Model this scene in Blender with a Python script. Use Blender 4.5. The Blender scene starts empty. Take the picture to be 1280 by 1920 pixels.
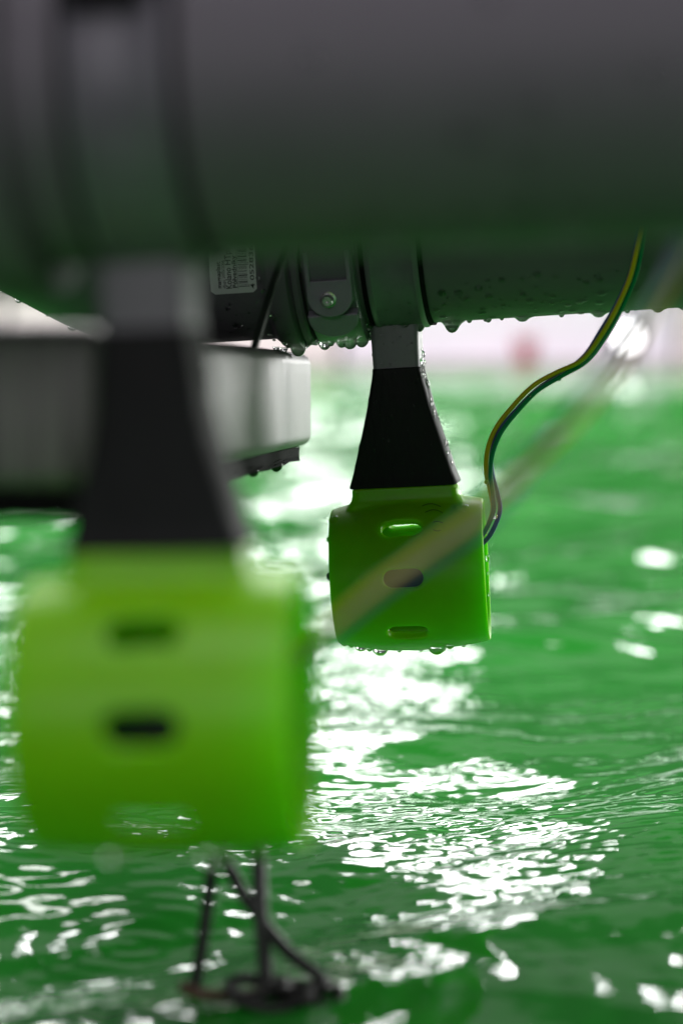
import bpy, bmesh, math, random
import numpy as np
from mathutils import Vector, Matrix

random.seed(7)
rng = np.random.default_rng(11)
scene = bpy.context.scene
COL = scene.collection
R = math.radians

# ------------------------------------------------------------------ camera
F = 85.0 / 36.0 * 1920.0            # focal length in photo pixels
D2, D1 = 1.407, 0.7565              # distance of the far (sharp) and near thruster
TH = math.atan(340.0 / F)           # the camera looks down a little
H = 0.2817                          # camera height over the water
cam = bpy.data.cameras.new('camera')
cam.sensor_fit = 'VERTICAL'; cam.sensor_height = 36; cam.sensor_width = 24
cam.lens = 85; cam.clip_start = 0.02; cam.clip_end = 200
cam.dof.use_dof = True; cam.dof.focus_distance = 1.395; cam.dof.aperture_fstop = 4.0
camo = bpy.data.objects.new('camera', cam); COL.objects.link(camo)
camo.location = (0, 0, H); camo.rotation_euler = (math.pi / 2 - TH, 0, 0)
scene.camera = camo
scene.cycles.use_denoising = True
scene.cycles.max_bounces = 10; scene.cycles.transmission_bounces = 10
scene.cycles.transparent_max_bounces = 10
scene.cycles.caustics_reflective = True; scene.cycles.caustics_refractive = True
scene.cycles.sample_clamp_indirect = 6
scene.view_settings.view_transform = 'Standard'; scene.view_settings.look = 'None'
scene.view_settings.exposure = 0; scene.view_settings.gamma = 1
scene.view_settings.use_curve_mapping = False

# ------------------------------------------------------------------ light: a dim hall, tall windows at its far end, lamps overhead, added fill lights
world = bpy.data.worlds.new('World'); scene.world = world; world.use_nodes = True
world.node_tree.nodes['Background'].inputs[0].default_value = (0.80, 0.80, 0.90, 1)
world.node_tree.nodes['Background'].inputs[1].default_value = 0.065

def area(name, loc, target, sx, sy, power, col=(1, 1, 1)):
    l = bpy.data.lights.new(name, 'AREA'); l.shape = 'RECTANGLE'
    l.size = sx; l.size_y = sy; l.energy = power; l.color = col
    o = bpy.data.objects.new(name, l); COL.objects.link(o); o.location = loc
    o.rotation_euler = (Vector(target) - Vector(loc)).to_track_quat('-Z', 'Y').to_euler()
    return o

area('ceiling_lamp', (0.3, 8.0, 6.8), (0.2, 2.2, 0), 14, 3, 1450, (1, 0.98, 0.97))
area('rear_ceiling_lamp', (-0.4, -1.6, 4.6), (0, 1.0, 0.4), 3, 2, 84, (1, 0.97, 1))  # added fill from above and behind the camera
area('rear_wall_lamp', (-0.8, -3.2, 1.3), (0, 1.2, 0.25), 3, 1.6, 36, (1, 0.95, 1))  # added low fill for surfaces that face the camera
area('hall_end_lamp', (0, 13.2, 5.2), (0, 15.9, 0.2), 10, 1.0, 900, (1, 0.93, 0.94))
# the bright windows of the hall's far end and an added glow for the wall round them: seen only mirrored in the water
area('window_lamp', (0.45, 15.4, 4.5), (0, 1.4, 0), 1.05, 0.85, 46, (1, 1, 1))
area('window_lamp', (0.25, 15.4, 2.45), (0, 1.4, 0), 1.2, 0.32, 17, (1, 1, 1))
area('window_lamp', (-2.3, 15.4, 4.8), (0, 1.4, 0), 0.9, 0.8, 34, (1, 1, 1))
area('window_lamp', (3.3, 15.0, 4.6), (0, 1.4, 0), 0.9, 0.9, 42, (1, 1, 1))
area('hall_wall_lamp', (0.4, 15.6, 5.0), (0, 1.4, 0), 9, 3.2, 17, (1, 0.97, 0.98))
area('side_window_lamp', (4.2, 3.5, 1.0), (0.0, 1.1, 0.2), 1.4, 1.6, 145, (1, 1, 0.98))  # added light from the right for the beam and ducts
area('side_window_lamp', (4.6, 12.2, 1.35), (0.0, 1.3, 0.2), 2.2, 1.8, 230, (1, 1, 0.98))  # added light from behind right, makes the ducts glow

def P(px, py, d):
    """pixel of the photograph + distance along the view axis -> place in the hall"""
    x = (px - 640) / F * d; u = (960 - py) / F * d
    return Vector((x, d * math.cos(TH) + u * math.sin(TH), H + u * math.cos(TH) - d * math.sin(TH)))
def water_depth(py, z=0.0):
    t = (960 - py) / F
    return (H - z) / (math.sin(TH) - t * math.cos(TH))

# ------------------------------------------------------------------ materials
def mat(name, col, rough=0.5, metal=0.0, ior=1.5, noise=0.0, nscale=40, bump=0.0, bscale=200, spec=0.5,
        trans=0.0, translucent=0.0, tcol=None, emit=None, estr=0.0, stretch=(1, 1, 1), rvar=0.0, coat=0.0):
    m = bpy.data.materials.new(name); m.use_nodes = True
    nt = m.node_tree; N = nt.nodes; L = nt.links
    b = N['Principled BSDF']; out = N['Material Output']
    b.inputs['Base Color'].default_value = (*col, 1); b.inputs['Roughness'].default_value = rough
    b.inputs['Metallic'].default_value = metal; b.inputs['IOR'].default_value = ior
    b.inputs['Specular IOR Level'].default_value = spec
    b.inputs['Transmission Weight'].default_value = trans
    b.inputs['Coat Weight'].default_value = coat
    if emit: b.inputs['Emission Color'].default_value = (*emit, 1); b.inputs['Emission Strength'].default_value = estr
    if noise or bump or rvar:
        tc = N.new('ShaderNodeTexCoord'); mp = N.new('ShaderNodeMapping'); mp.inputs['Scale'].default_value = stretch
        L.new(tc.outputs['Object'], mp.inputs['Vector'])
    if noise or rvar:
        n = N.new('ShaderNodeTexNoise'); n.inputs['Scale'].default_value = nscale; n.inputs['Detail'].default_value = 6
        n.inputs['Roughness'].default_value = 0.65
        L.new(mp.outputs[0], n.inputs['Vector'])
    if noise:
        cr = N.new('ShaderNodeValToRGB')
        cr.color_ramp.elements[0].position = 0.3; cr.color_ramp.elements[1].position = 0.7
        cr.color_ramp.elements[0].color = (*[c * (1 - noise) for c in col], 1)
        cr.color_ramp.elements[1].color = (*[min(1, c * (1 + noise)) for c in col], 1)
        L.new(n.outputs[0], cr.inputs[0]); L.new(cr.outputs[0], b.inputs['Base Color'])
    if rvar:
        mr = N.new('ShaderNodeMapRange'); mr.inputs['From Min'].default_value = 0.3; mr.inputs['From Max'].default_value = 0.7
        mr.inputs['To Min'].default_value = max(0.02, rough - rvar); mr.inputs['To Max'].default_value = min(1, rough + rvar)
        L.new(n.outputs[0], mr.inputs[0]); L.new(mr.outputs[0], b.inputs['Roughness'])
    if bump:
        n2 = N.new('ShaderNodeTexNoise'); n2.inputs['Scale'].default_value = bscale; n2.inputs['Detail'].default_value = 4
        L.new(mp.outputs[0], n2.inputs['Vector'])
        bp = N.new('ShaderNodeBump'); bp.inputs['Strength'].default_value = bump; bp.inputs['Distance'].default_value = 0.0006
        L.new(n2.outputs[0], bp.inputs['Height']); L.new(bp.outputs[0], b.inputs['Normal'])
    if translucent:
        t = N.new('ShaderNodeBsdfTranslucent'); t.inputs[0].default_value = (*(tcol or col), 1)
        mx = N.new('ShaderNodeMixShader'); mx.inputs[0].default_value = translucent
        L.new(b.outputs[0], mx.inputs[1]); L.new(t.outputs[0], mx.inputs[2]); L.new(mx.outputs[0], out.inputs[0])
    return m

M = {}
M['lime'] = mat('lime_plastic', (0.205, 0.54, 0.003), 0.36, spec=0.25, noise=0.06, nscale=30, bump=0.06, bscale=900, rvar=0.08)
lb = M['lime'].node_tree.nodes['Principled BSDF']
lb.inputs['Subsurface Weight'].default_value = 0.85
lb.inputs['Subsurface Radius'].default_value = (0.55, 1.0, 0.06)
lb.inputs['Subsurface Scale'].default_value = 0.007
M['black'] = mat('black_rubber', (0.011, 0.011, 0.012), 0.65, spec=0.16, noise=0.7, nscale=40, bump=0.5, bscale=500, rvar=0.2, stretch=(1, 1, 0.3))
M['pipe'] = mat('grey_pipe_plastic', (0.130, 0.119, 0.138), 0.50, spec=0.25, noise=0.10, nscale=14, bump=0.10, bscale=500, rvar=0.12)
M['clamp'] = mat('grey_clamp_plastic', (0.135, 0.125, 0.15), 0.40, noise=0.10, nscale=60, bump=0.15, bscale=600, rvar=0.1)
M['lug'] = mat('pale_grey_clamp_plastic', (0.22, 0.20, 0.245), 0.42, noise=0.10, nscale=60, bump=0.15, bscale=600, rvar=0.1)
M['sleeve'] = mat('grey_sleeve_plastic', (0.16, 0.145, 0.172), 0.42, noise=0.08, nscale=60, bump=0.12, bscale=600, rvar=0.1)
M['hub'] = mat('dark_motor_metal', (0.035, 0.028, 0.06), 0.35, metal=0.3, noise=0.2)
M['prop'] = mat('dark_propeller_plastic', (0.03, 0.022, 0.03), 0.4, noise=0.2)
M['alu'] = mat('brushed_aluminium', (0.108, 0.106, 0.102), 0.45, metal=0.35, noise=0.85, nscale=17, bump=0.5, bscale=150,
               stretch=(8, 8, 0.35), rvar=0.12)
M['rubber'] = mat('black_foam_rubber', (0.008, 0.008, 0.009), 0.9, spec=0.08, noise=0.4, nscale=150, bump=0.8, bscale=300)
M['steel'] = mat('bolt_steel', (0.62, 0.61, 0.62), 0.25, metal=1.0, noise=0.1)
M['paper'] = mat('label_paper', (0.62, 0.61, 0.63), 0.5, noise=0.04, nscale=80)
M['ink'] = mat('black_ink', (0.015, 0.015, 0.018), 0.6, noise=0.1)
M['pen'] = mat('faded_pen', (0.02, 0.06, 0.008), 0.6, noise=0.3, nscale=300)
M['drop'] = mat('water_drop', (1, 1, 1), 0.0, ior=1.333, trans=1.0)
M['yellow'] = mat('yellow_wire', (0.60, 0.42, 0.012), 0.5, spec=0.25, noise=0.1, nscale=90)
M['blue'] = mat('blue_wire', (0.07, 0.09, 0.33), 0.5, spec=0.25, noise=0.1, nscale=90)
M['green'] = mat('green_wire', (0.0, 0.20, 0.085), 0.5, spec=0.25, noise=0.1, nscale=90)
M['cable'] = mat('black_cable', (0.012, 0.012, 0.012), 0.4, noise=0.3, nscale=90)
M['greycable'] = mat('grey_cable', (0.05, 0.05, 0.05), 0.45, noise=0.2, nscale=90)
M['rope'] = mat('wet_dark_rope', (0.012, 0.011, 0.011), 0.45, noise=0.5, nscale=120, bump=0.6, bscale=500)
M['rust'] = mat('wet_brown_rod', (0.10, 0.045, 0.03), 0.4, noise=0.4, nscale=150)
M['panel'] = mat('pale_panel', (0.74, 0.68, 0.69), 0.6, noise=0.05, nscale=3)
M['panelb'] = mat('lilac_panel', (0.74, 0.70, 0.80), 0.6, noise=0.05, nscale=3)
M['coping'] = mat('grey_coping', (0.36, 0.34, 0.33), 0.7, noise=0.15, nscale=6)
M['red'] = mat('red_plastic', (0.62, 0.03, 0.07), 0.45, noise=0.06)
M['lamp'] = mat('lamp_glass', (1, 1, 1), 0.3, emit=(1, 0.97, 1), estr=8)

def water_material():
    m = bpy.data.materials.new('green_pool_water'); m.use_nodes = True
    nt = m.node_tree; N = nt.nodes; L = nt.links; b = N['Principled BSDF']
    tc = N.new('ShaderNodeTexCoord')
    n = N.new('ShaderNodeTexNoise'); n.inputs['Scale'].default_value = 3; n.inputs['Detail'].default_value = 3
    L.new(tc.outputs['Object'], n.inputs['Vector'])
    cr = N.new('ShaderNodeValToRGB')
    cr.color_ramp.elements[0].color = (0.021, 0.265, 0.025, 1); cr.color_ramp.elements[1].color = (0.029, 0.325, 0.034, 1)
    cr.color_ramp.elements[0].position = 0.3; cr.color_ramp.elements[1].position = 0.7
    L.new(n.outputs[0], cr.inputs[0]); L.new(cr.outputs[0], b.inputs['Base Color'])
    b.inputs['Roughness'].default_value = 0.05; b.inputs['IOR'].default_value = 1.333
    mp = N.new('ShaderNodeMapping'); mp.inputs['Scale'].default_value = (0.6, 1.3, 1); mp.inputs['Rotation'].default_value = (0, 0, R(-12))
    L.new(tc.outputs['Object'], mp.inputs['Vector'])
    n2 = N.new('ShaderNodeTexNoise'); n2.inputs['Scale'].default_value = 55; n2.inputs['Detail'].default_value = 2
    L.new(mp.outputs[0], n2.inputs['Vector'])
    bp = N.new('ShaderNodeBump'); bp.inputs['Strength'].default_value = 0.10; bp.inputs['Distance'].default_value = 0.004
    L.new(n2.outputs[0], bp.inputs['Height']); L.new(bp.outputs[0], b.inputs['Normal'])
    return m
M['water'] = water_material()

# ------------------------------------------------------------------ helpers
def tag(o, label=None, cat=None, group=None, kind=None):
    if label: o['label'] = label
    if cat: o['category'] = cat
    if group: o['group'] = group
    if kind: o['kind'] = kind
    return o
def empty(name, mw):
    o = bpy.data.objects.new(name, None); COL.objects.link(o); o.matrix_world = mw; o.empty_display_size = 0.02
    return o
def link(name, me, m, parent=None, smooth=True):
    if m is not None:
        me.materials.clear(); me.materials.append(m)
    if smooth: me.polygons.foreach_set('use_smooth', [True] * len(me.polygons))
    o = bpy.data.objects.new(name, me); COL.objects.link(o)
    if parent: o.parent = parent
    return o
def mesh(name, V, Fc):
    me = bpy.data.meshes.new(name); me.from_pydata([tuple(v) for v in V], [], Fc); me.update()
    return me
def fix(me):
    bm = bmesh.new(); bm.from_mesh(me); bmesh.ops.recalc_face_normals(bm, faces=bm.faces); bm.to_mesh(me); bm.free()
    return me
def sharp(me, ang=35):
    try: me.set_sharp_from_angle(angle=R(ang))
    except Exception: pass
    return me
def lathe(prof, n=64, axis='X', closed=False, phase=0):
    """prof: list of (along, radius); closed: the profile is a loop"""
    V, Fc = [], []
    for a, r in prof:
        for k in range(n):
            t = 2 * math.pi * k / n + phase; c, s = r * math.cos(t), r * math.sin(t)
            V.append((a, c, s) if axis == 'X' else (c, s, a))
    m = len(prof)
    for i in range(m if closed else m - 1):
        j = (i + 1) % m
        for k in range(n):
            l = (k + 1) % n
            Fc.append((i * n + k, i * n + l, j * n + l, j * n + k))
    if not closed:
        Fc.append(tuple(range(n))); Fc.append(tuple(range((m - 1) * n, m * n))[::-1])
    return fix(mesh('lathe', V, Fc))
def rrect(hx, hy, r, n=6):
    pts = []
    for cx, cy, a0 in ((hx - r, hy - r, 0), (-hx + r, hy - r, 90), (-hx + r, -hy + r, 180), (hx - r, -hy + r, 270)):
        for i in range(n + 1):
            a = R(a0 + 90 * i / n); pts.append((cx + r * math.cos(a), cy + r * math.sin(a)))
    return pts
def loft(sections):
    """sections: list of lists of 3-D points (same count)"""
    V, Fc = [], []; n = len(sections[0])
    for s in sections: V += s
    for i in range(len(sections) - 1):
        for k in range(n):
            l = (k + 1) % n; Fc.append((i * n + k, i * n + l, (i + 1) * n + l, (i + 1) * n + k))
    Fc.append(tuple(range(n))[::-1]); Fc.append(tuple(range((len(sections) - 1) * n, len(sections) * n)))
    return fix(mesh('loft', V, Fc))
def bevelled(me, w, seg=3, ang=40):
    bm = bmesh.new(); bm.from_mesh(me)
    es = [e for e in bm.edges if len(e.link_faces) == 2 and e.calc_face_angle(0) > R(ang)]
    bmesh.ops.bevel(bm, geom=es, offset=w, segments=seg, profile=0.5, affect='EDGES', clamp_overlap=True)
    bm.to_mesh(me); bm.free(); return me
def box(sx, sy, sz, bev=0.0):
    bm = bmesh.new(); bmesh.ops.create_cube(bm, size=1)
    for v in bm.verts: v.co = (v.co.x * sx, v.co.y * sy, v.co.z * sz)
    me = bpy.data.meshes.new('box'); bm.to_mesh(me); bm.free()
    return bevelled(me, bev) if bev else me
def xf(me, mtx):
    me.transform(mtx); return me
def catmull(pts, n=14):
    pts = [Vector(p) for p in pts]; q = [2 * pts[0] - pts[1]] + pts + [2 * pts[-1] - pts[-2]]; out = []
    for i in range(1, len(q) - 2):
        for k in range(n):
            t = k / n; a, b, c, d = q[i - 1], q[i], q[i + 1], q[i + 2]
            out.append(0.5 * ((2 * b) + (c - a) * t + (2 * a - 5 * b + 4 * c - d) * t * t + (3 * b - a - 3 * c + d) * t ** 3))
    out.append(pts[-1]); return out
def frames(path):
    T = [(path[min(i + 1, len(path) - 1)] - path[max(i - 1, 0)]).normalized() for i in range(len(path))]
    u = T[0].orthogonal().normalized(); U = []
    for t in T:
        u = (u - t * u.dot(t)).normalized(); U.append((u.copy(), t.cross(u)))
    return T, U
def tube(path, r, n=10):
    T, U = frames(path); V, Fc = [], []
    for i, (p, (a, b)) in enumerate(zip(path, U)):
        rr = r[i] if isinstance(r, (list, tuple)) else r
        for k in range(n):
            t = 2 * math.pi * k / n; V.append(p + (a * math.cos(t) + b * math.sin(t)) * rr)
    for i in range(len(path) - 1):
        for k in range(n):
            l = (k + 1) % n; Fc.append((i * n + k, i * n + l, (i + 1) * n + l, (i + 1) * n + k))
    Fc.append(tuple(range(n))[::-1]); Fc.append(tuple(range((len(path) - 1) * n, len(path) * n)))
    return mesh('tube', V, Fc)
def evaluated(ob):
    dg = bpy.context.evaluated_depsgraph_get()
    return bpy.data.meshes.new_from_object(ob.evaluated_get(dg))
def temp(me):
    o = bpy.data.objects.new('temporary', me); COL.objects.link(o); return o
def kill(o):
    bpy.data.objects.remove(o, do_unlink=True)

# water drops: one pendant shape and one flat bead, shared by all
def drop_meshes():
    prof = [(0.30, 0.02), (0.30, 0.95), (0.12, 0.98), (-0.08, 0.95), (-0.30, 0.90), (-0.55, 0.76), (-0.78, 0.56), (-0.94, 0.32), (-1.0, 0.02)]
    pend = lathe(prof, 16, 'Z')
    wide = lathe([(0.25, 0.02), (0.25, 1.5), (0.05, 1.35), (-0.15, 0.98), (-0.40, 0.74), (-0.68, 0.56), (-0.88, 0.32), (-0.96, 0.02)], 18, 'Z')
    bead = lathe([(-0.5, 0.02), (-0.5, 0.8), (-0.2, 1.0), (0.1, 0.96), (0.35, 0.78), (0.52, 0.48), (0.58, 0.02)], 14, 'Z')
    for m in (pend, wide, bead):
        m.polygons.foreach_set('use_smooth', [True] * len(m.polygons)); m.materials.append(M['drop'])
    return pend, wide, bead
PEND, WIDE, BEAD = drop_meshes()
def drop(parent, world, size, kind='pend', normal=None, squash=1.0):
    me = {'pend': PEND, 'wide': WIDE, 'bead': BEAD}[kind]
    o = bpy.data.objects.new('water_drop', me); COL.objects.link(o); o.parent = parent
    if kind in ('pend', 'wide'): size *= 1.35 if kind == 'pend' else 1.15
    rot = Matrix.Identity(4)
    if normal is not None: rot = Vector(normal).to_track_quat('Z', 'Y').to_matrix().to_4x4()
    mw = Matrix.Translation(world) @ rot @ Matrix.Diagonal((size, size, size * squash, 1))
    chain = Matrix.Identity(4); p = parent
    while p is not None: chain = p.matrix_basis @ chain; p = p.parent
    o.matrix_basis = chain.inverted() @ mw
    return o

# ------------------------------------------------------------------ the water
def build_water():
    d = np.concatenate([np.geomspace(0.30, 0.85, 60, endpoint=False), np.geomspace(0.85, 2.4, 820, endpoint=False),
                        np.geomspace(2.4, 15.9, 330)])
    inner = np.linspace(-1, 1, 361); outer = np.geomspace(1, 12, 40)[1:]
    s = np.concatenate([-outer[::-1], inner, outer])
    hw = 0.165 * d + 0.01
    X = hw[:, None] * s[None, :]; Y = np.repeat(d[:, None], len(s), 1)
    spx = hw[:, None] * np.gradient(s)[None, :]; spy = np.gradient(d)[:, None] + 0 * X
    Z = np.zeros_like(X)
    env_p = [(rng.uniform(2, 6), rng.uniform(0, 6.28), rng.uniform(3, 8), rng.uniform(0, 6.28)) for _ in range(4)]
    env = np.zeros_like(X)
    for kx, p0, ky, p1 in env_p: env += np.sin(kx * X + 0.5 * ky * Y + p0) * np.sin(ky * Y - 0.3 * kx * X + p1)
    env = np.clip(0.65 + 0.55 * env, 0.22, 1.6)
    def comp(lmin, lmax, n, slope, spread, mod, a0):
        nonlocal Z
        for _ in range(n):
            lam = math.exp(rng.uniform(math.log(lmin), math.log(lmax))); k = 2 * math.pi / lam
            a = R(a0 + rng.normal(0, spread)); kx, ky = k * math.cos(a), k * math.sin(a)
            amp = slope * math.sqrt(2.0 / n) / k
            lx = 2 * math.pi / (abs(kx) + 1e-6); ly = 2 * math.pi / (abs(ky) + 1e-6)
            fade = np.clip(np.minimum(lx / spx, ly / spy) / 3.0 - 1.0, 0, 1)
            ph = kx * X + ky * Y + rng.uniform(0, 6.28)
            Z += amp * fade * (env if mod else 1.0) * np.sin(ph)
    comp(0.55, 1.4, 10, 0.050, 25, False, 112)
    comp(0.20, 0.50, 20, 0.085, 26, False, 122)
    comp(0.06, 0.16, 30, 0.058, 42, False, 126)
    comp(0.024, 0.06, 40, 0.050, 32, True, 122)
    comp(0.010, 0.024, 50, 0.055, 36, True, 118)
    # rings spreading from where the hanging cables touch the water
    for cx, cy, lam, sl, dec, ph in ((-0.045, 1.00, 0.021, 0.085, 0.13, 0.3), (-0.10, 1.13, 0.016, 0.06, 0.10, 1.1), (-0.075, 1.02, 0.031, 0.06, 0.16, 2.0), (-0.16, 1.30, 0.018, 0.06, 0.12, 0.7)):
        r = np.hypot(X - cx, Y - cy); k = 2 * math.pi / lam
        fade = np.clip(lam / np.maximum(spx, spy) / 3.0 - 1.0, 0, 1)
        Z += sl * math.sqrt(2) / k * np.exp(-r / dec) * fade * np.sin(k * r + ph + 1.2 * np.sin(9 * X + 14 * Y))
    nr, nc = X.shape
    me = bpy.data.meshes.new('water')
    V = np.stack([X, Y, Z], -1).reshape(-1, 3)
    i = np.arange(nr - 1)[:, None] * nc + np.arange(nc - 1)[None, :]
    Q = np.stack([i, i + 1, i + 1 + nc, i + nc], -1).reshape(-1, 4)
    me.vertices.add(len(V)); me.vertices.foreach_set('co', V.astype(np.float32).ravel())
    me.loops.add(Q.size); me.loops.foreach_set('vertex_index', Q.astype(np.int32).ravel())
    me.polygons.add(len(Q)); me.polygons.foreach_set('loop_start', np.arange(0, Q.size, 4, dtype=np.int32))
    me.update(calc_edges=True)
    o = link('water', me, M['water'])
    tag(o, 'rippled bright green pool water with white glints', kind='structure')
build_water()

# ------------------------------------------------------------------ the far edge of the pool, far out of focus
def backdrop():
    e = link('pool_edge', xf(box(40, 1.0, 0.5, 0.02), Matrix.Translation((0, 16.4, -0.19))), M['coping'], None, False)
    tag(e, 'grey coping along the far edge of the pool', kind='structure')
    root = empty('barrier', Matrix.Translation((0, 16.3, 0.06)))
    tag(root, 'low pale barrier of panels along the far edge of the pool', 'barrier')
    rail = link('rail', xf(box(36, 0.09, 0.05, 0.01), Matrix.Translation((0, 0.0, 0.74))), M['coping'], root, False)
    src = None
    for k in range(16):
        x = -18 + 2.25 * k + 1.12
        me = box(2.2, 0.05, 0.70, 0.01)
        o = link('panel', me, M['panelb'] if (0 <= x < 2.4) else M['panel'], root, False)
        o.location = (x, 0, 0.361)
backdrop()
def bucket():
    p = P(985, 688, 15.95); p.z = 0.062
    root = empty('bucket', Matrix.Translation(p) @ Matrix.Scale(0.7, 4))
    tag(root, 'small blurred red bucket at the far pool edge below the grey pipe', 'bucket')
    link('bowl', lathe([(0, 0.01), (0, 0.075), (0.02, 0.08), (0.21, 0.105), (0.22, 0.112), (0.228, 0.105), (0.20, 0.097), (0.02, 0.07), (0.015, 0.01)], 32, 'Z'), M['red'], root)
    link('handle', tube([Vector((0.108 * math.cos(a), 0.0, 0.2 + 0.11 * math.sin(a))) for a in np.linspace(0, math.pi, 20)], 0.004, 8), M['steel'], root)
bucket()
def bright_glint():  # added glowing disc on a stand, in place of a bright glint
    p = P(1176, 632, 15.5)
    root = empty('work_lamp', Matrix.Translation((p.x, p.y, 0.0)))
    tag(root, 'bright white work lamp glaring at the far pool edge beside the wires', 'lamp')
    z = p.z
    link('housing', xf(bevelled(box(0.20, 0.06, 0.20), 0.015), Matrix.Translation((0, 0.035, z))), M['rubber'], root, False)
    link('lens', xf(lathe([(0, 0.002), (0, 0.055), (0.006, 0.05), (0.012, 0.002)], 32, 'Z'), Matrix.Translation((0, 0.003, z)) @ Matrix.Rotation(R(90), 4, 'X')), M['lamp'], root)
    link('stand', tube([Vector((0, 0.04, 0.0)), Vector((0, 0.04, z - 0.1))], 0.012, 10), M['rubber'], root)
    link('foot', xf(box(0.18, 0.18, 0.02, 0.004), Matrix.Translation((0, 0.04, 0.0))), M['rubber'], root, False)
bright_glint()

# ------------------------------------------------------------------ thruster pods (local x along the duct, z up, y away from the camera)
U = 0.0003104                       # one photo pixel at the far thruster, in metres
YAW = R(-8.0)
def pod_matrix(px, py, d, roll):
    # yaw: the right end comes nearer; roll: the right end goes up
    return Matrix.Translation(P(px, py, d)) @ Matrix.Rotation(-roll, 4, 'Y') @ Matrix.Rotation(YAW, 4, 'Z')
FARM = pod_matrix(770, 1074, D2, R(3.5))
NEARM = pod_matrix(319, 1333, D1, R(2.3))

def duct_mesh(neck_hw, rl, rr_, lx, low, lowhw):
    Rm = 146 * U
    outer = [(-143, rl), (-141, rl + .015)] + [(a, 1 - (1 - rl - .02) * (abs(a + 5) / 138) ** 1.8) for a in (-132, -110, -80, -45)] + [(0, 1.0)] + [(a, 1 - (1 - rr_ - .015) * (a / 141) ** 2) for a in (45, 85, 115, 134)] + [(141, rr_ + 0.012), (143, rr_)]
    inner = [(142, rr_ - .028), (110, rr_ - .03), (0, 0.885), (-100, (rl + .82) / 2), (-142, rl - .04)]
    prof = [(a * U * lx, r * Rm) for a, r in outer + inner]
    ob = temp(lathe(prof, 128, 'X', closed=True))
    cutters = []
    for deg in (low, -44 if low == -103 else -41, 2, 41, 139, 180, 223):      # the neck sits between 41 and 139
        ang = R(deg)
        pts = []
        hl, hw = (44, lowhw) if deg == low else (20, 17)
        cx = -40 if deg == low else -6
        for i in range(13): a = R(-90 + 180 * i / 12); pts.append((hl + hw * math.cos(a), hw * math.sin(a)))
        for i in range(13): a = R(90 + 180 * i / 12); pts.append((-hl + hw * math.cos(a), hw * math.sin(a)))
        secs = []
        for y in (-190, -90): secs.append([((x + cx) * U, y * U, z * U) for x, z in pts])
        cm = loft(secs); cm.transform(Matrix.Rotation(-ang, 4, 'X')); cutters.append(cm)
    bm = bmesh.new()
    for c in cutters: bm.from_mesh(c)
    cme = bpy.data.meshes.new('cutter'); bm.to_mesh(cme); bm.free(); cob = temp(cme)
    md = ob.modifiers.new('slots', 'BOOLEAN'); md.operation = 'DIFFERENCE'; md.solver = 'EXACT'; md.object = cob
    cut = evaluated(ob); kill(ob); kill(cob)
    # neck block with a flared foot, united and softened by remeshing
    secs = [[(x * U, y * U, z * U) for x, y in rrect(neck_hw + g, 50 + g * 0.6, 14)] for z, g in ((128, 10), (136, 8), (140, 4), (146, 1.5), (152, 0.5), (163, 0), (166, -1.5))]
    bm = bmesh.new(); bm.from_mesh(cut); bm.from_mesh(loft(secs))
    j = bpy.data.meshes.new('duct'); bm.to_mesh(j); bm.free(); jo = temp(j)
    rm = jo.modifiers.new('remesh', 'REMESH'); rm.mode = 'VOXEL'; rm.voxel_size = 0.00085; rm.use_smooth_shade = True
    sm = jo.modifiers.new('smooth', 'SMOOTH'); sm.factor = 0.5; sm.iterations = 10
    me = evaluated(jo); kill(jo)
    return me
def propeller(root, drops=True):
    hub = link('motor_hub', lathe([(-160 * U, 0.5 * U), (-159 * U, 5 * U), (-150 * U, 12 * U), (-136 * U, 22 * U), (-112 * U, 30 * U), (-86 * U, 33 * U), (-84 * U, 38 * U), (30 * U, 40 * U), (60 * U, 34 * U), (84 * U, 18 * U), (92 * U, 1 * U)], 40), M['hub'], root)
    V = []
    for k in range(4):
        secs = []
        for i in range(7):
            t = i / 6; r = (28 + 88 * t) * U; ch = (26 + 16 * math.sin(math.pi * (0.2 + 0.6 * t))) * U; pit = R(58 - 32 * t)
            a = R(90 * k + 18 * t)
            loop = []
            for q in range(10):
                w = 2 * math.pi * q / 10; c = ch * math.cos(w); th = 3.0 * U * math.sin(w)
                ax = c * math.cos(pit) - th * math.sin(pit); tg = c * math.sin(pit) + th * math.cos(pit)
                loop.append((-103 * U + ax * 0.8, -r * math.cos(a) + tg * math.sin(a), r * math.sin(a) + tg * math.cos(a)))
            secs.append(loop)
        link('propeller_blade', loft(secs), M['prop'], hub)
    for k in range(3):
        v = link('stator_vane', xf(box(70 * U, 7 * U, 92 * U, 0.0006), Matrix.Rotation(R(120 * k + 60), 4, 'X') @ Matrix.Translation((68 * U, 0, 82 * U))), M['lime'], root, False)
    return hub
def taper(root, neck_hw):
    def s(z, hx, hy, r): return [(x * U, y * U, z * U) for x, y in rrect(hx, hy, r, 5)]
    a = neck_hw
    st = loft([s(164.5, a - 1, 49, 10), s(165.5, a + 1.5, 51.5, 10), s(170, a + 2, 52, 10), s(174, a, 50, 9), s(190, a - 5.5, 49.5, 9), s(222, a - 14.5, 49, 9), s(272, a - 28.5, 48, 9), s(312, a - 39 + (98 - a) * .3, 47.5, 9), s(342, 52.5 - (98 - a) * .2, 47, 9), s(366, 47, 46.5, 9), s(378, 45, 46, 9), s(383, 45, 45.5, 9)])
    strut = link('strut', sharp(st, 50), M['black'], root)
    sl = loft([s(384, 43.5, 44, 10), s(425, 44, 44, 10), s(478, 45, 45, 10)])
    sleeve = link('sleeve', sharp(sl, 50), M['sleeve'], root)
    link('parting_line', loft([s(z, 44.6 + g, 45 + g, 10) for z, g in ((383.2, 0), (383.6, 0.5), (384.8, 0.5), (385.2, 0))]), M['black'], sleeve)
    return strut, sleeve
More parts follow.
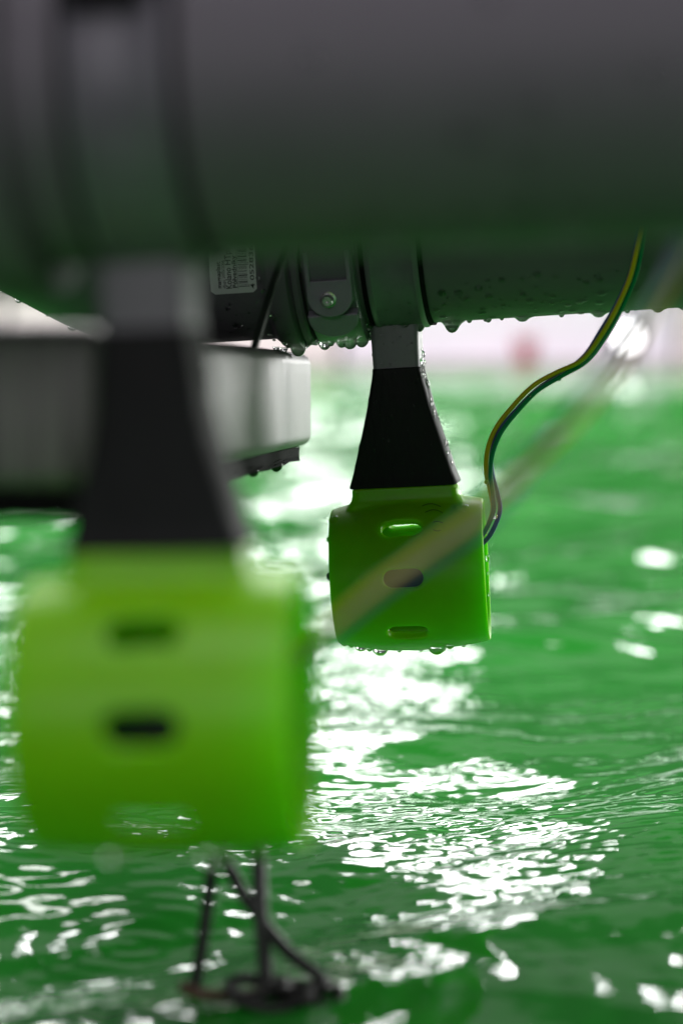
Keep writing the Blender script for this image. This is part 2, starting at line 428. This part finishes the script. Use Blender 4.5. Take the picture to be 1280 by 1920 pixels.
def saddle(root, rp, axis_z, sh):
    # strap round the pipe that carries the strut
    t = 5 * U
    prof = [(-48 * U, rp + 0.0004), (-48 * U, rp + t), (-45 * U, rp + 1.5 * t), (-38 * U, rp + 1.55 * t), (-36 * U, rp + 1.1 * t), (36 * U, rp + 1.1 * t), (38 * U, rp + 1.55 * t), (45 * U, rp + 1.5 * t), (48 * U, rp + t), (48 * U, rp + 0.0004)]
    me = xf(lathe(prof, 96, 'X', closed=True), Matrix.Translation((sh, 0, axis_z)))
    st = link('saddle_strap', sharp(me, 50), M['clamp'], root)
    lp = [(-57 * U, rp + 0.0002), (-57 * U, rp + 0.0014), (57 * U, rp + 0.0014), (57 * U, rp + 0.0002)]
    link('rubber_lining', xf(lathe(lp, 96, 'X', closed=True), Matrix.Translation((sh, 0, axis_z))), M['rubber'], st)  # dark ring in place of the shadowed gap beside the strap
    return st
RP = 0.055; AX = 464 * U + RP; AXN = AX - 0.0045

def thruster(mw, neck_hw, label, rl, rr_, axz, lx, low, lowhw):
    root = empty('thruster', mw)
    tag(root, label, 'thruster', 'lime green thrusters hung from the pipes')
    duct = link('duct', duct_mesh(neck_hw, rl, rr_, lx, low, lowhw), M['lime'], root)
    duct.rotation_euler = (0, 0, R(3.2))
    propeller(root)
    strut, sleeve = taper(root, neck_hw)
    sad = saddle(root, RP, axz, 16 * U)
    return root, duct, strut, sleeve, sad
far = thruster(FARM, 98, 'sharply focused lime green thruster on black tapered strut, beaded with water', 0.845, 0.90, AX, 1.0, -103, 22)
near = thruster(NEARM, 88, 'large blurred lime green thruster on black strut close to the camera', 0.925, 0.95, AXN, 0.96, -108, 36)

def surface_marks(duct):
    # faint pen arcs on the shoulder of the sharp duct
    Rm = 146 * U
    for x0, x1, zz, rise in ((32, 66, 127, 6), (38, 70, 116, 7), (52, 70, 100, 3), (52, 66, 90, -3)):
        pts = []
        for i in range(9):
            t = i / 8; x = x0 + (x1 - x0) * t; z = zz + rise * math.sin(math.pi * (0.12 + 0.8 * t)) - 4 * t * 0.5
            r = Rm * (1 - 0.022 * (x / 85) ** 2)
            zl = min(z * U, r * 0.97); pts.append(Vector((x * U, -math.sqrt(r * r - zl * zl) - 0.00002, zl)))
        link('pen_mark', tube(catmull(pts, 4), 0.00020, 6), M['pen'], duct)
surface_marks(far[1])

# ------------------------------------------------------------------ pipes (local frame of the pod that hangs from each: x along the pipe, origin on the axis)
def pipe_frame(podm): return podm @ Matrix.Translation((0, 0, AXN if podm is NEARM else AX))
def pipe_tube(x0, x1, r=RP, n=128, wall=0.003):
    return lathe([(x0, r), (x1, r), (x1, r - wall), (x0, r - wall)], n, 'X', closed=True)
def socket(x0, x1, r=0.0655):
    """bell end of a drain pipe with its bulged ring"""
    w = x1 - x0
    prof = [(x0, RP + 0.0006), (x0, 0.0605), (x0 + 0.06 * w, 0.0612), (x0 + 0.12 * w, r - 0.0022), (x0 + 0.2 * w, r - 0.001), (x0 + 0.55 * w, r), (x0 + 0.66 * w, r), (x0 + 0.70 * w, r - 0.004),
            (x0 + 0.76 * w, r - 0.0052), (x0 + 0.80 * w, r - 0.002), (x0 + 0.94 * w, r - 0.0015), (x1, r - 0.003), (x1, RP + 0.0006)]
    return sharp(lathe(prof, 112, 'X', closed=True), 40)
def elbow(x0, bend_at, r=0.0588, ang=31, leg=0.16):
    """swept bend: from x0 to the left, then up at an angle"""
    path = [Vector((x0, 0, 0)), Vector((x0 - 0.3 * (x0 - bend_at), 0, 0)), Vector((x0 - 0.7 * (x0 - bend_at), 0, 0))]
    br = 0.066
    for i in range(13):
        a = R(ang) * i / 12; path.append(Vector((bend_at - br * math.sin(a), 0, br * (1 - math.cos(a)))))
    e = path[-1]; dr = Vector((-math.cos(R(ang)), 0, math.sin(R(ang))))
    for t in (0.2, 0.6, 1.0): path.append(e + dr * leg * t)
    return tube(path, r, 112)

def near_pipe():
    root = empty('drain_pipe', pipe_frame(NEARM))
    tag(root, 'thick blurred grey plastic pipe spanning the top, closest to the camera', 'pipe')
    t = link('tube', sharp(pipe_tube(-0.085, 0.75)), M['pipe'], root)
    link('socket', socket(-0.105, -0.029), M['pipe'], root)
    link('elbow', sharp(elbow(-0.104, -0.27)), M['pipe'], root)
    return root, t
npipe, ntube = near_pipe()
def far_pipe():
    root = empty('drain_pipe', pipe_frame(FARM))
    tag(root, 'wet grey plastic pipe behind, with drops hanging under its sharp lower edge', 'pipe')
    t = link('tube', sharp(pipe_tube(-0.066, 0.85)), M['pipe'], root)
    s = link('socket', socket(-218 * U, -148 * U), M['pipe'], root)
    e = link('elbow', sharp(elbow(-216 * U, -432 * U)), M['pipe'], root)
    return root, t, s, e
fpipe, ftube, fsock, felbow = far_pipe()

def shade_board():  # added unseen board, keeps the rear light off the far parts
    m = pipe_frame(NEARM); n = pipe_frame(FARM)
    a = m.translation; b = n.translation
    y = (b - a).normalized(); x = (m.to_3x3() @ Vector((1, 0, 0))); x = (x - y * x.dot(y)).normalized(); z = x.cross(y)
    mw = Matrix((x, y, z)).transposed().to_4x4()
    mw.translation = a + y * 0.60 + z * (RP + 0.0075 + 0.006)
    root = empty('deck', mw)
    tag(root, 'grey deck board resting on top of the two pipes, above the picture', 'deck')
    for k in range(4):
        o = link('plank', box(0.236, 0.56, 0.012, 0.002), M['clamp'], root, False); o.location = (-0.26 + 0.24 * k, 0, 0)
shade_board()

# clamp with a hinge lug and screw, round the far pipe between socket and strap
def pipe_clamp():
    root = empty('pipe_clamp', pipe_frame(FARM) @ Matrix.Translation((-95 * U, 0, 0)))
    tag(root, 'grey plastic hinged pipe clamp with a steel screw beside the sharp strut', 'clamp')
    r0 = RP + 0.0006
    link('ring', sharp(lathe([(-47 * U, r0), (-47 * U, r0 + 0.006), (-44 * U, r0 + 0.0075), (44 * U, r0 + 0.0075), (47 * U, r0 + 0.006), (47 * U, r0)], 96, 'X', closed=True), 40), M['clamp'], root)
    # the lug faces forward and down: a U-shaped tongue with thickness, on the ring's front lower side
    phi = R(-36)
    base = Matrix.Rotation(-phi, 4, 'X')      # local -y -> outward normal at phi below horizontal
    def tongue(hw, zt, zb, y0, y1, bev):
        pts = [(hw, zt), (-hw, zt)]
        for i in range(13):
            a = R(180 + 180 * i / 12); pts.append((hw * math.cos(a), zb + hw + hw * 0.9 * math.sin(a)))
        return bevelled(loft([[(x, y0, z) for x, z in pts], [(x, y1, z) for x, z in pts]]), bev, 3, 50)
    y_s = -(r0 + 0.0075)
    # the upper lug stands steeper than the ring's surface, so its lower end juts out over a gap filled black for shade
    up = base @ Matrix.Translation((0, y_s, 4 * U)) @ Matrix.Rotation(R(-22), 4, 'X')
    lug = link('upper_lug', xf(tongue(41 * U, 30 * U, -42 * U, 0.014, -0.0050, 0.0007), up), M['lug'], root, False)
    low = link('lower_lug', xf(tongue(46 * U, -30 * U, -84 * U, y_s + 0.012, y_s - 0.0050, 0.0010), base), M['lug'], root, False)
    for s in (-1, 1):
        link('cheek', xf(box(8 * U, 0.014, 60 * U, 0.0006), up @ Matrix.Translation((s * 37 * U, 0.0015, 52 * U))), M['lug'], root, False)
    link('slot', xf(box(70 * U, 0.006, 22 * U, 0.0006), base @ Matrix.Translation((3 * U, y_s - 0.0015, -44 * U))), M['black'], root, False)  # black block filling the shaded gap between the lugs
    link('recess', xf(box(64 * U, 0.004, 26 * U, 0.0006), up @ Matrix.Translation((0, 0.0010, 41 * U))), M['black'], root, False)  # black block in place of the shade between the cheeks
    bolt = link('screw', xf(sharp(lathe([(0, 0.0003), (0, 0.0046), (0.0012, 0.0046), (0.0014, 0.0034), (0.0042, 0.0033), (0.0052, 0.0026), (0.0052, 0.0010), (0.0036, 0.0009), (0.0036, 0.0001)], 28, 'Z'), 35),
                up @ Matrix.Translation((-3 * U, -0.0049, -4 * U)) @ Matrix.Rotation(R(90), 4, 'X')), M['steel'], root)
    return root
clampo = pipe_clamp()

# black tie across the near strap
def strap_tie():
    root = empty('cable_tie', NEARM @ Matrix.Translation((0, 0, AXN)))
    tag(root, 'black cable tie head on the blurred strap at the upper left', 'cable tie')
    a = R(28)
    link('head', xf(box(104 * U, 0.006, 30 * U, 0.001), Matrix.Rotation(-a, 4, 'X') @ Matrix.Translation((16 * U, -(RP + 0.0062), 0))), M['rubber'], root, False)
    link('tail', xf(box(70 * U, 0.003, 40 * U, 0.0006), Matrix.Rotation(-a + R(7), 4, 'X') @ Matrix.Translation((8 * U, -(RP + 0.0042), 0))), M['rubber'], root, False)
strap_tie()

# ------------------------------------------------------------------ paper label on the elbow
def sticker():
    fr = pipe_frame(FARM)
    r = 0.0588
    root = empty('paper_label', fr)
    tag(root, 'white printed label with barcode stuck on the grey pipe elbow', 'label')
    def wrap(u, v, h):   # u along the pipe, v up round it
        a = v / r; rr = r + h
        return (u + 25 * U + 0.07 * v, -rr * math.cos(a), rr * math.sin(a))
    u0, u1 = -331 * U, -247 * U
    v0, v1 = -0.0335, 0.030
    # sheet with two rounded corners at its lower end
    cols, rows = 14, 30; V, Fc = [], []
    for lay in (0.00006, 0.00022):
        for j in range(rows + 1):
            v = v0 + (v1 - v0) * j / rows
            dv = v - v0; rad = 0.0022
            inset = rad - math.sqrt(max(0, rad * rad - (rad - dv) ** 2)) if dv < rad else 0
            for i in range(cols + 1):
                V.append(wrap((u0 + inset) + (u1 - u0 - 2 * inset) * i / cols, v, lay))
    n = (cols + 1) * (rows + 1)
    for j in range(rows):
        for i in range(cols):
            q = j * (cols + 1) + i
            Fc.append((q + n, q + 1 + n, q + cols + 2 + n, q + cols + 1 + n))
            Fc.append((q + cols + 1, q + cols + 2, q + 1, q))
    link('sheet', mesh('sheet', V, Fc), M['paper'], root)
    def text(body, u_base, v_start, height, length, name='lettering', bold=0.0):
        cu = bpy.data.curves.new('text', 'FONT'); cu.body = body; cu.size = 1; cu.resolution_u = 3; cu.offset = bold
        o = temp(cu); me = evaluated(o); kill(o)
        xs = [v.co.x for v in me.vertices]
        if not xs: return
        w = max(xs)
        for v in me.vertices:   # rotated a quarter turn: text x runs up the pipe, text y runs to the left
            t, y = v.co.x / w * length, v.co.y / 0.7 * height
            v.co = wrap(u_base - y, v_start + t, 0.00030)
        link(name, me, M['ink'], root, False)
    vs = v0 + 0.0030
    text('magnaplast', -311.5 * U, vs + .0008, 7.5 * U, 0.0155, bold=0.02)
    text('długo 2005/2006', -303.5 * U, vs + .0006, 5.5 * U, 0.0165)
    text('Kolano HTplus', -292 * U, vs, 11 * U, 0.0270, bold=0.01)
    text('Półvedníky', -282.5 * U, vs + .0004, 8 * U, 0.0190, bold=0.02)
    text('4 052836 1', -250.5 * U, vs - .0006, 7.5 * U, 0.0290, bold=0.01)
    # underline and bars: strips across the label
    def strip(ua, ub, va, vb, name):
        V, k = [], 4
        for j in range(k + 1):
            v = va + (vb - va) * j / k
            V += [wrap(ua, v, 0.00030), wrap(ub, v, 0.00030)]
        link(name, mesh(name, V, [(2 * j, 2 * j + 1, 2 * j + 3, 2 * j + 2) for j in range(k)]), M['ink'], root, False)
    strip(-281.2 * U, -280.4 * U, vs, vs + 0.024, 'underline')
    v = vs + 0.0010; rr = random.Random(5)
    for g in range(34):
        w = rr.choice((0.00022, 0.00022, 0.00044, 0.00066)); 
        if v + w > 0.026: break
        strip(-279 * U, (-259.5 if g in (0, 1, 16, 17) else -262.5) * U, v, v + w, 'bar')
        v += w + rr.choice((0.00025, 0.0004, 0.0006, 0.00085))
sticker()

# ------------------------------------------------------------------ aluminium box beam receding beside the pods, foam strip below it
def beam():
    a = P(200, 604, 0.82); b = P(200, 926, 0.82); c = P(586, 664, 1.50); d_ = P(584, 834, 1.50)
    hgt = ((a - b).length + (c - d_).length) / 2
    p0 = (a + b) / 2; p1 = (c + d_) / 2
    y = (p1 - p0).normalized(); up = (a - b).normalized(); x = y.cross(up).normalized(); up = x.cross(y)
    L = (p1 - p0).length; W = 0.12
    mw = Matrix((x, y, up)).transposed().to_4x4(); mw.translation = (p0 + p1) / 2 - x * W / 2
    root = empty('box_beam', mw)
    tag(root, 'scratched aluminium box beam running back beneath the pipes at the left', 'beam')
    me = box(W, L, hgt); bevelled(me, 0.0075, 5)
    link('body', sharp(me, 60), M['alu'], root)
    bm = bmesh.new(); bmesh.ops.create_cube(bm, size=1); 
    for v in bm.verts: v.co = (v.co.x * (W - 0.012), v.co.y * (L - 0.012), v.co.z * 0.0085)
    bmesh.ops.subdivide_edges(bm, edges=bm.edges, cuts=24, use_grid_fill=True)
    for v in bm.verts:
        if v.co.z < 0: v.co.z += random.uniform(-0.0009, 0.0007)
        else: v.co.z += 0
    me = bpy.data.meshes.new('foam'); bm.to_mesh(me); bm.free()
    o = link('foam_strip', sharp(me, 60), M['rubber'], root); o.location = (-0.001, -0.003, -hgt / 2 - 0.0046)
    for k, yy in enumerate((-0.22, -0.02, 0.2)):
        link('rivet', xf(lathe([(0, 0.0002), (0, 0.0035), (0.0010, 0.003), (0.0016, 0.0002)], 20, 'Z'), Matrix.Translation((-0.02, yy, hgt / 2))), M['steel'], root)
    return root, hgt, L, W
beamo, BH, BL, BW = beam()

# ------------------------------------------------------------------ wires
def bundle(name, pts, rad, sep, twist, mats, label, cat, n=14, phase=0.0, fan=None, group=None):
    path = catmull(pts, n); T, Uf = frames(path)
    root = empty(name, Matrix.Translation(path[-1])); tag(root, label, cat, group)
    inv = Matrix.Translation(-path[-1])
    s = 0; S = [0]
    for i in range(1, len(path)): s += (path[i] - path[i - 1]).length; S.append(s)
    rr = random.Random(len(pts))
    for k, m in enumerate(mats):
        q = []
        for i, p in enumerate(path):
            a = phase + twist * S[i] + 2 * math.pi * k / len(mats) + 0.5 * math.sin(9 * S[i] * 6 + k)
            e = sep * (fan(S[i] / s) if fan else 1.0)
            q.append(inv @ (p + (Uf[i][0] * math.cos(a) + Uf[i][1] * math.sin(a)) * e))
        link('wire', tube(q, rad, 10), m, root)
    return root
W1 = [(1204, 410, 1.300), (1195, 468, 1.306), (1184, 520, 1.312), (1160, 575, 1.320), (1128, 628, 1.332), (1095, 672, 1.348), (1050, 700, 1.366), (1004, 728, 1.372), (966, 766, 1.378),
      (935, 806, 1.382), (920, 846, 1.385), (918, 886, 1.388), (926, 925, 1.39), (930, 955, 1.39), (920, 985, 1.393), (906, 1008, 1.40), (880, 1030, 1.405)]
sharpw = bundle('wire_bundle', [P(*p) for p in W1], 0.00135, 0.0021, 14, (M['yellow'], M['blue'], M['green']),
       'sharp bundle of yellow, blue and green wires curving into the small thruster', 'wires', phase=5.3)
W2 = [(560, 1240, 0.750), (610, 1186, 0.742), (700, 1105, 0.738), (800, 1035, 0.738), (890, 975, 0.740), (960, 905, 0.745), (1040, 815, 0.752), (1110, 730, 0.762), (1180, 640, 0.775), (1235, 550, 0.79), (1275, 470, 0.80), (1300, 400, 0.805)]
bundle('wire_bundle', [P(*p) for p in W2], 0.00102, 0.0019, 16, (M['yellow'], M['blue'], M['green']),
       'strongly blurred wire bundle crossing in front of the small thruster', 'wires', phase=2.6, fan=lambda t: 0.9 + 0.8 * math.sin(math.pi * t))
def single(name, pts, rad, m, label, cat, group=None):
    path = catmull(pts, 12); o_ = path[0].copy()
    root = link(name, tube([p - o_ for p in path], rad, 12), m); root.location = o_
    tag(root, label, cat, group); return root
single('cable', [P(545, 440, 1.28), P(516, 520, 1.27), P(495, 590, 1.26), P(468, 680, 1.25), P(438, 770, 1.24), P(400, 880, 1.235), P(370, 925, 1.23)], 0.0021, M['cable'],
       'black cable slanting down in front of the aluminium beam', 'cable')
hw = water_depth(1868)
single('cable', [P(395, 905, 1.02), P(412, 1250, hw), P(402, 1560, hw), P(391, 1680, hw), P(378, 1780, hw), P(366, 1850, hw), P(362, 1890, hw)], 0.0029, M['cable'],
       'thin black cable hanging into the water, leftmost of three', 'cable', 'cables hanging into the water')
single('cable', [P(388, 905, 1.03), P(388, 1250, hw + .03), P(404, 1540, hw + .015), P(440, 1648, hw + .005), P(492, 1728, hw), P(540, 1785, hw), P(592, 1826, hw), P(616, 1850, hw)], 0.0029, M['cable'],
       'black cable crossing behind the grey one and slanting down to the right', 'cable', 'cables hanging into the water')
single('cable', [P(420, 905, 1.04), P(460, 1250, hw + .02), P(483, 1560, hw + .01), P(488, 1700, hw), P(496, 1800, hw), P(500, 1880, hw), P(500, 1900, hw)], 0.0034, M['greycable'],
       'thick grey cable hanging upright below the large blurred thruster', 'cable', 'cables hanging into the water')
def tangle():
    c = P(530, 1868, water_depth(1868, 0.006)); c.z = 0.004
    root = empty('rope_tangle', Matrix.Translation(c))
    tag(root, 'dark wet tangle of rope floating where the hanging cables meet the water', 'rope')
    rr = random.Random(4)
    for k, (cx, cy, rx, ry, m) in enumerate(((0.014, 0.002, 0.012, 0.010, 'rope'), (-0.006, -0.003, 0.016, 0.009, 'rope'), (0.006, 0.008, 0.011, 0.010, 'rope'), (-0.010, 0.004, 0.012, 0.010, 'rope'))):
        pts = []
        for i in range(15):
            a = 2 * math.pi * i / 13 + k
            pts.append(Vector((cx + rx * math.cos(a) * rr.uniform(.75, 1.2), cy + ry * math.sin(a), 0.001 + 0.002 * math.sin(2 * a + k) + 0.0012 * k)))
        link('loop', tube(catmull(pts, 5), 0.0026, 10), M[m], root)
    link('stick', tube(catmull([Vector((-0.042, 0.001, 0.006)), Vector((-0.034, -0.004, 0.004)), Vector((-0.022, 0.002, 0.002)), Vector((-0.010, -0.004, 0.004))], 5), 0.0026, 10), M['rust'], root)
tangle()

# ------------------------------------------------------------------ water clinging to things
def drops():
    bpy.context.view_layer.update()
    f, fd, fs, fsl, fsa = far
    px = lambda r: r * U
    # under the far pipe, x in photo pixels; find the tube's lowest line there
    fr = pipe_frame(FARM); frn = pipe_frame(NEARM)
    def under(frame, xl, r, ang=0.0):
        return frame @ Vector((xl, -r * math.sin(ang), -r * math.cos(ang)))
    for x, s, k in ((838, 16, 'wide'), (905, 5, 'pend'), (900, 3.5, 'pend'), (968, 13, 'wide'), (1108, 14, 'wide'), (1216, 11, 'wide'), (1040, 4, 'pend'), (930, 3, 'pend'), (870, 4, 'pend'), (1160, 4, 'pend'), (1262, 8, 'wide')):
        drop(ftube, under(fr, (x - 733) * U, RP, 0.04), px(s), k, None, 1.2 if s == 16 else 0.6 if k == 'wide' else 0.9)
    for x, s, a in ((548, 11, .05), (522, 7, .12), (566, 6, .03), (573, 7, .2), (583, 6, .28), (512, 5, .2), (538, 5, .3)):
        drop(fsock, under(fr, (x - 733) * U, 0.0652 if x < 560 else 0.062, a), px(s))
    for x, s, a in ((597, 9, .0), (612, 5, .1), (632, 8, .1), (648, 11, .12), (671, 10, .15), (662, 6, .0), (688, 7, .3)):
        drop(fsa if x > 680 else clampo, under(fr, (x - 733) * U, RP + 0.0082 if x < 680 else RP + .002, a), px(s))
    # beads on the elbow and socket faces, turned outwards
    def face(parent, xpx, r, vdeg, s, sq=0.6):
        a = R(vdeg); n = fr.to_3x3() @ Vector((0, -math.cos(a), math.sin(a)))
        drop(parent, fr @ Vector(((xpx - 733) * U, -r * math.cos(a), r * math.sin(a))), px(s), 'bead', n, sq)
    for x, v, s in ((443, -43, 5), (455, -48, 3.5), (452, -58, 10), (420, -41, 3), (448, -40, 3), (427, -52, 2.5), (480, -47, 3), (470, -62, 3), (436, -65, 4)): face(felbow, x, 0.0588, v, s)
    for x, v, s in ((527, -46, 8), (520, -30, 6), (520, -38, 3.5), (512, -60, 4), (516, -66, 3.5), (541, -45, 2.5), (533, -72, 5), (505, -36, 3), (551, -33, 3), (548, -60, 4), (512, -22, 4)): face(fsock, x, 0.0650, v, s)
    rr = random.Random(21)
    for _ in range(110):
        face(ftube, rr.uniform(800, 1275), RP, rr.uniform(-86, -35), rr.choice((2, 2.5, 3, 4, 5, 6.5, 8)), rr.uniform(.35, .7))
    for _ in range(10):
        face(fsa, rr.uniform(692, 776), RP + .0018, rr.uniform(-80, -40), rr.choice((2, 2.5, 3.5)), .5)
    # drops on the strut, sleeve and duct in the thruster's own frame
    def local(parent, x, y, z, s, n, kind='bead', sq=0.7):
        mm = FARM @ fd.matrix_basis if parent is fd else FARM
        drop(parent, mm @ Vector((x * U, y * U, z * U)), px(s), kind, (mm.to_3x3() @ Vector(n)) if n else None, sq)
    for _ in range(26):     # right side of strut and sleeve
        z = rr.uniform(180, 470); hx = float(np.interp(z, [170, 190, 222, 272, 312, 342, 378], [98, 92.5, 83.5, 69.5, 59, 52.5, 45]))
        local(fs if z < 384 else fsl, hx + 0.5, rr.uniform(-38, 40), z, rr.uniform(2.5, 7), (1, 0, 0.1))
    for _ in range(22):     # left edge
        z = rr.uniform(180, 470); hx = float(np.interp(z, [170, 190, 222, 272, 312, 342, 378], [98, 92.5, 83.5, 69.5, 59, 52.5, 45]))
        local(fs if z < 384 else fsl, -hx - 0.3, rr.uniform(-44, 30), z, rr.uniform(2.2, 5.2), (-1, 0, 0.1))
    for _ in range(80):     # front face: fine beads
        z = rr.uniform(178, 465); hx = 40 if z > 375 else 38 + (375 - z) / 201 * 53
        y = -44.5 if z > 384 else -46 - (384 - z) / 200 * 4
        local(fs if z < 384 else fsl, rr.uniform(-hx, hx), y, z, rr.choice((1.0, 1.3, 1.6, 2.2, 3.2)), (0, -1, 0), 'bead', 0.45)
    local(fsl, 46, -20, 392, 7, (1, 0, 0)); local(fsl, 20, -44, 468, 9, None, 'pend', .8); local(fsl, -5, -44, 470, 7, None, 'pend', .7); local(fsl, 47, -30, 460, 7, None, 'pend', 1.2)
    # duct
    Rm = 146
    def rad(x): 
        xs = [-143, -110, -80, -45, 0, 45, 85, 115, 143]; rs = [.835, .912, .955, .985, 1, .995, .972, .945, .90]
        return Rm * float(np.interp(x, xs, rs))
    for x, s, a in ((-132, 6, .05), (-102, 9, .0), (-65, 11, .1), (-84, 5, .2), (45, 10, -.05), (42, 12, .28), (67, 6, .34), (-118, 4, .15), (10, 4, .0), (-30, 4, .05), (90, 4, .0)):
        r = rad(x); local(fd, x, -r * math.sin(a), -r * math.cos(a), s, None, 'pend', .75)
    for x, deg, s in ((-128, 62, 15), (-138, 40, 8), (-120, 70, 6), (96, 62, 10), (104, 55, 5), (112, 63, 7), (88, 58, 4), (120, 48, 4), (70, 40, 2.5), (-90, 55, 3), (-20, 52, 2), (20, 57, 2), (-75, 49, 2), (55, 10, 2), (-60, -20, 2.2), (100, -10, 2.4)):
        a = R(deg); r = rad(x); local(fd, x, -r * math.cos(a), r * math.sin(a), s, (0, -math.cos(a), math.sin(a)), 'bead', .45)
    for z, s in ((8, 7), (60, 4), (-60, 4), (-20, 3)): local(fd, 141, 118 if abs(z) < 50 else 100, z, s, (1, .3, 0), 'bead', .8)
    for x, z, s in ((-88, 160, 3), (-20, 150, 2), (60, 152, 2.4), (94, 162, 5), (97, 140, 7), (101, 135, 5)): local(fd, x, -50, z, s, (0, -1, 0.2), 'bead', .5)
    # wires
    for p, s in (((911, 904, 1.386), 4.5), ((927, 968, 1.388), 5.5), ((1064, 696, 1.36), 5), ((992, 742, 1.37), 3), ((1048, 711, 1.364), 3.5)):
        o = drop(sharpw, P(*p), px(s), 'bead', (0, -1, 0.1), 1.0)
    # elbow's far underside, upper left of the frame
    for x, y, s in ((36, 561, 6), (137, 612, 8), (90, 589, 4), (112, 600, 3)):
        drop(felbow, P(x, y, 1.445), px(s), 'pend', None, .9)
    # near pipe and near thruster: they show as pale discs of blur
    for xl, s, a in ((-0.028, .0022, .25), (0.024, .002, .3), (0.05, .0016, .2), (0.075, .0022, .35), (0.10, .0015, .2), (0.13, .002, .4)):
        drop(ntube, under(frn, xl, RP, a), s, 'pend')
    for _ in range(16):
        a = R(rr.uniform(-75, 20)); xl = rr.uniform(0.03, 0.16)
        drop(ntube, frn @ Vector((xl, -RP * math.cos(a), RP * math.sin(a))), rr.uniform(.0012, .0028), 'bead', frn.to_3x3() @ Vector((0, -math.cos(a), math.sin(a))), .5)
    nd = near[1]
    for x, a, s in ((-120, .3, 8), (-60, .1, 9), (40, .15, 8), (100, .2, 7)):
        r = rad(x); drop(nd, NEARM @ nd.matrix_basis @ Vector((x * U, -r * U * math.sin(a), -r * U * math.cos(a))), px(s), 'pend')
    for k in range(6):
        drop(beamo, beamo.matrix_world @ Vector((BW / 2 - 0.010, -BL / 2 + 0.03 + BL * k / 6.5 + .02, -BH / 2 - 0.0088)), px(rr.uniform(6, 10)), 'pend')
drops()
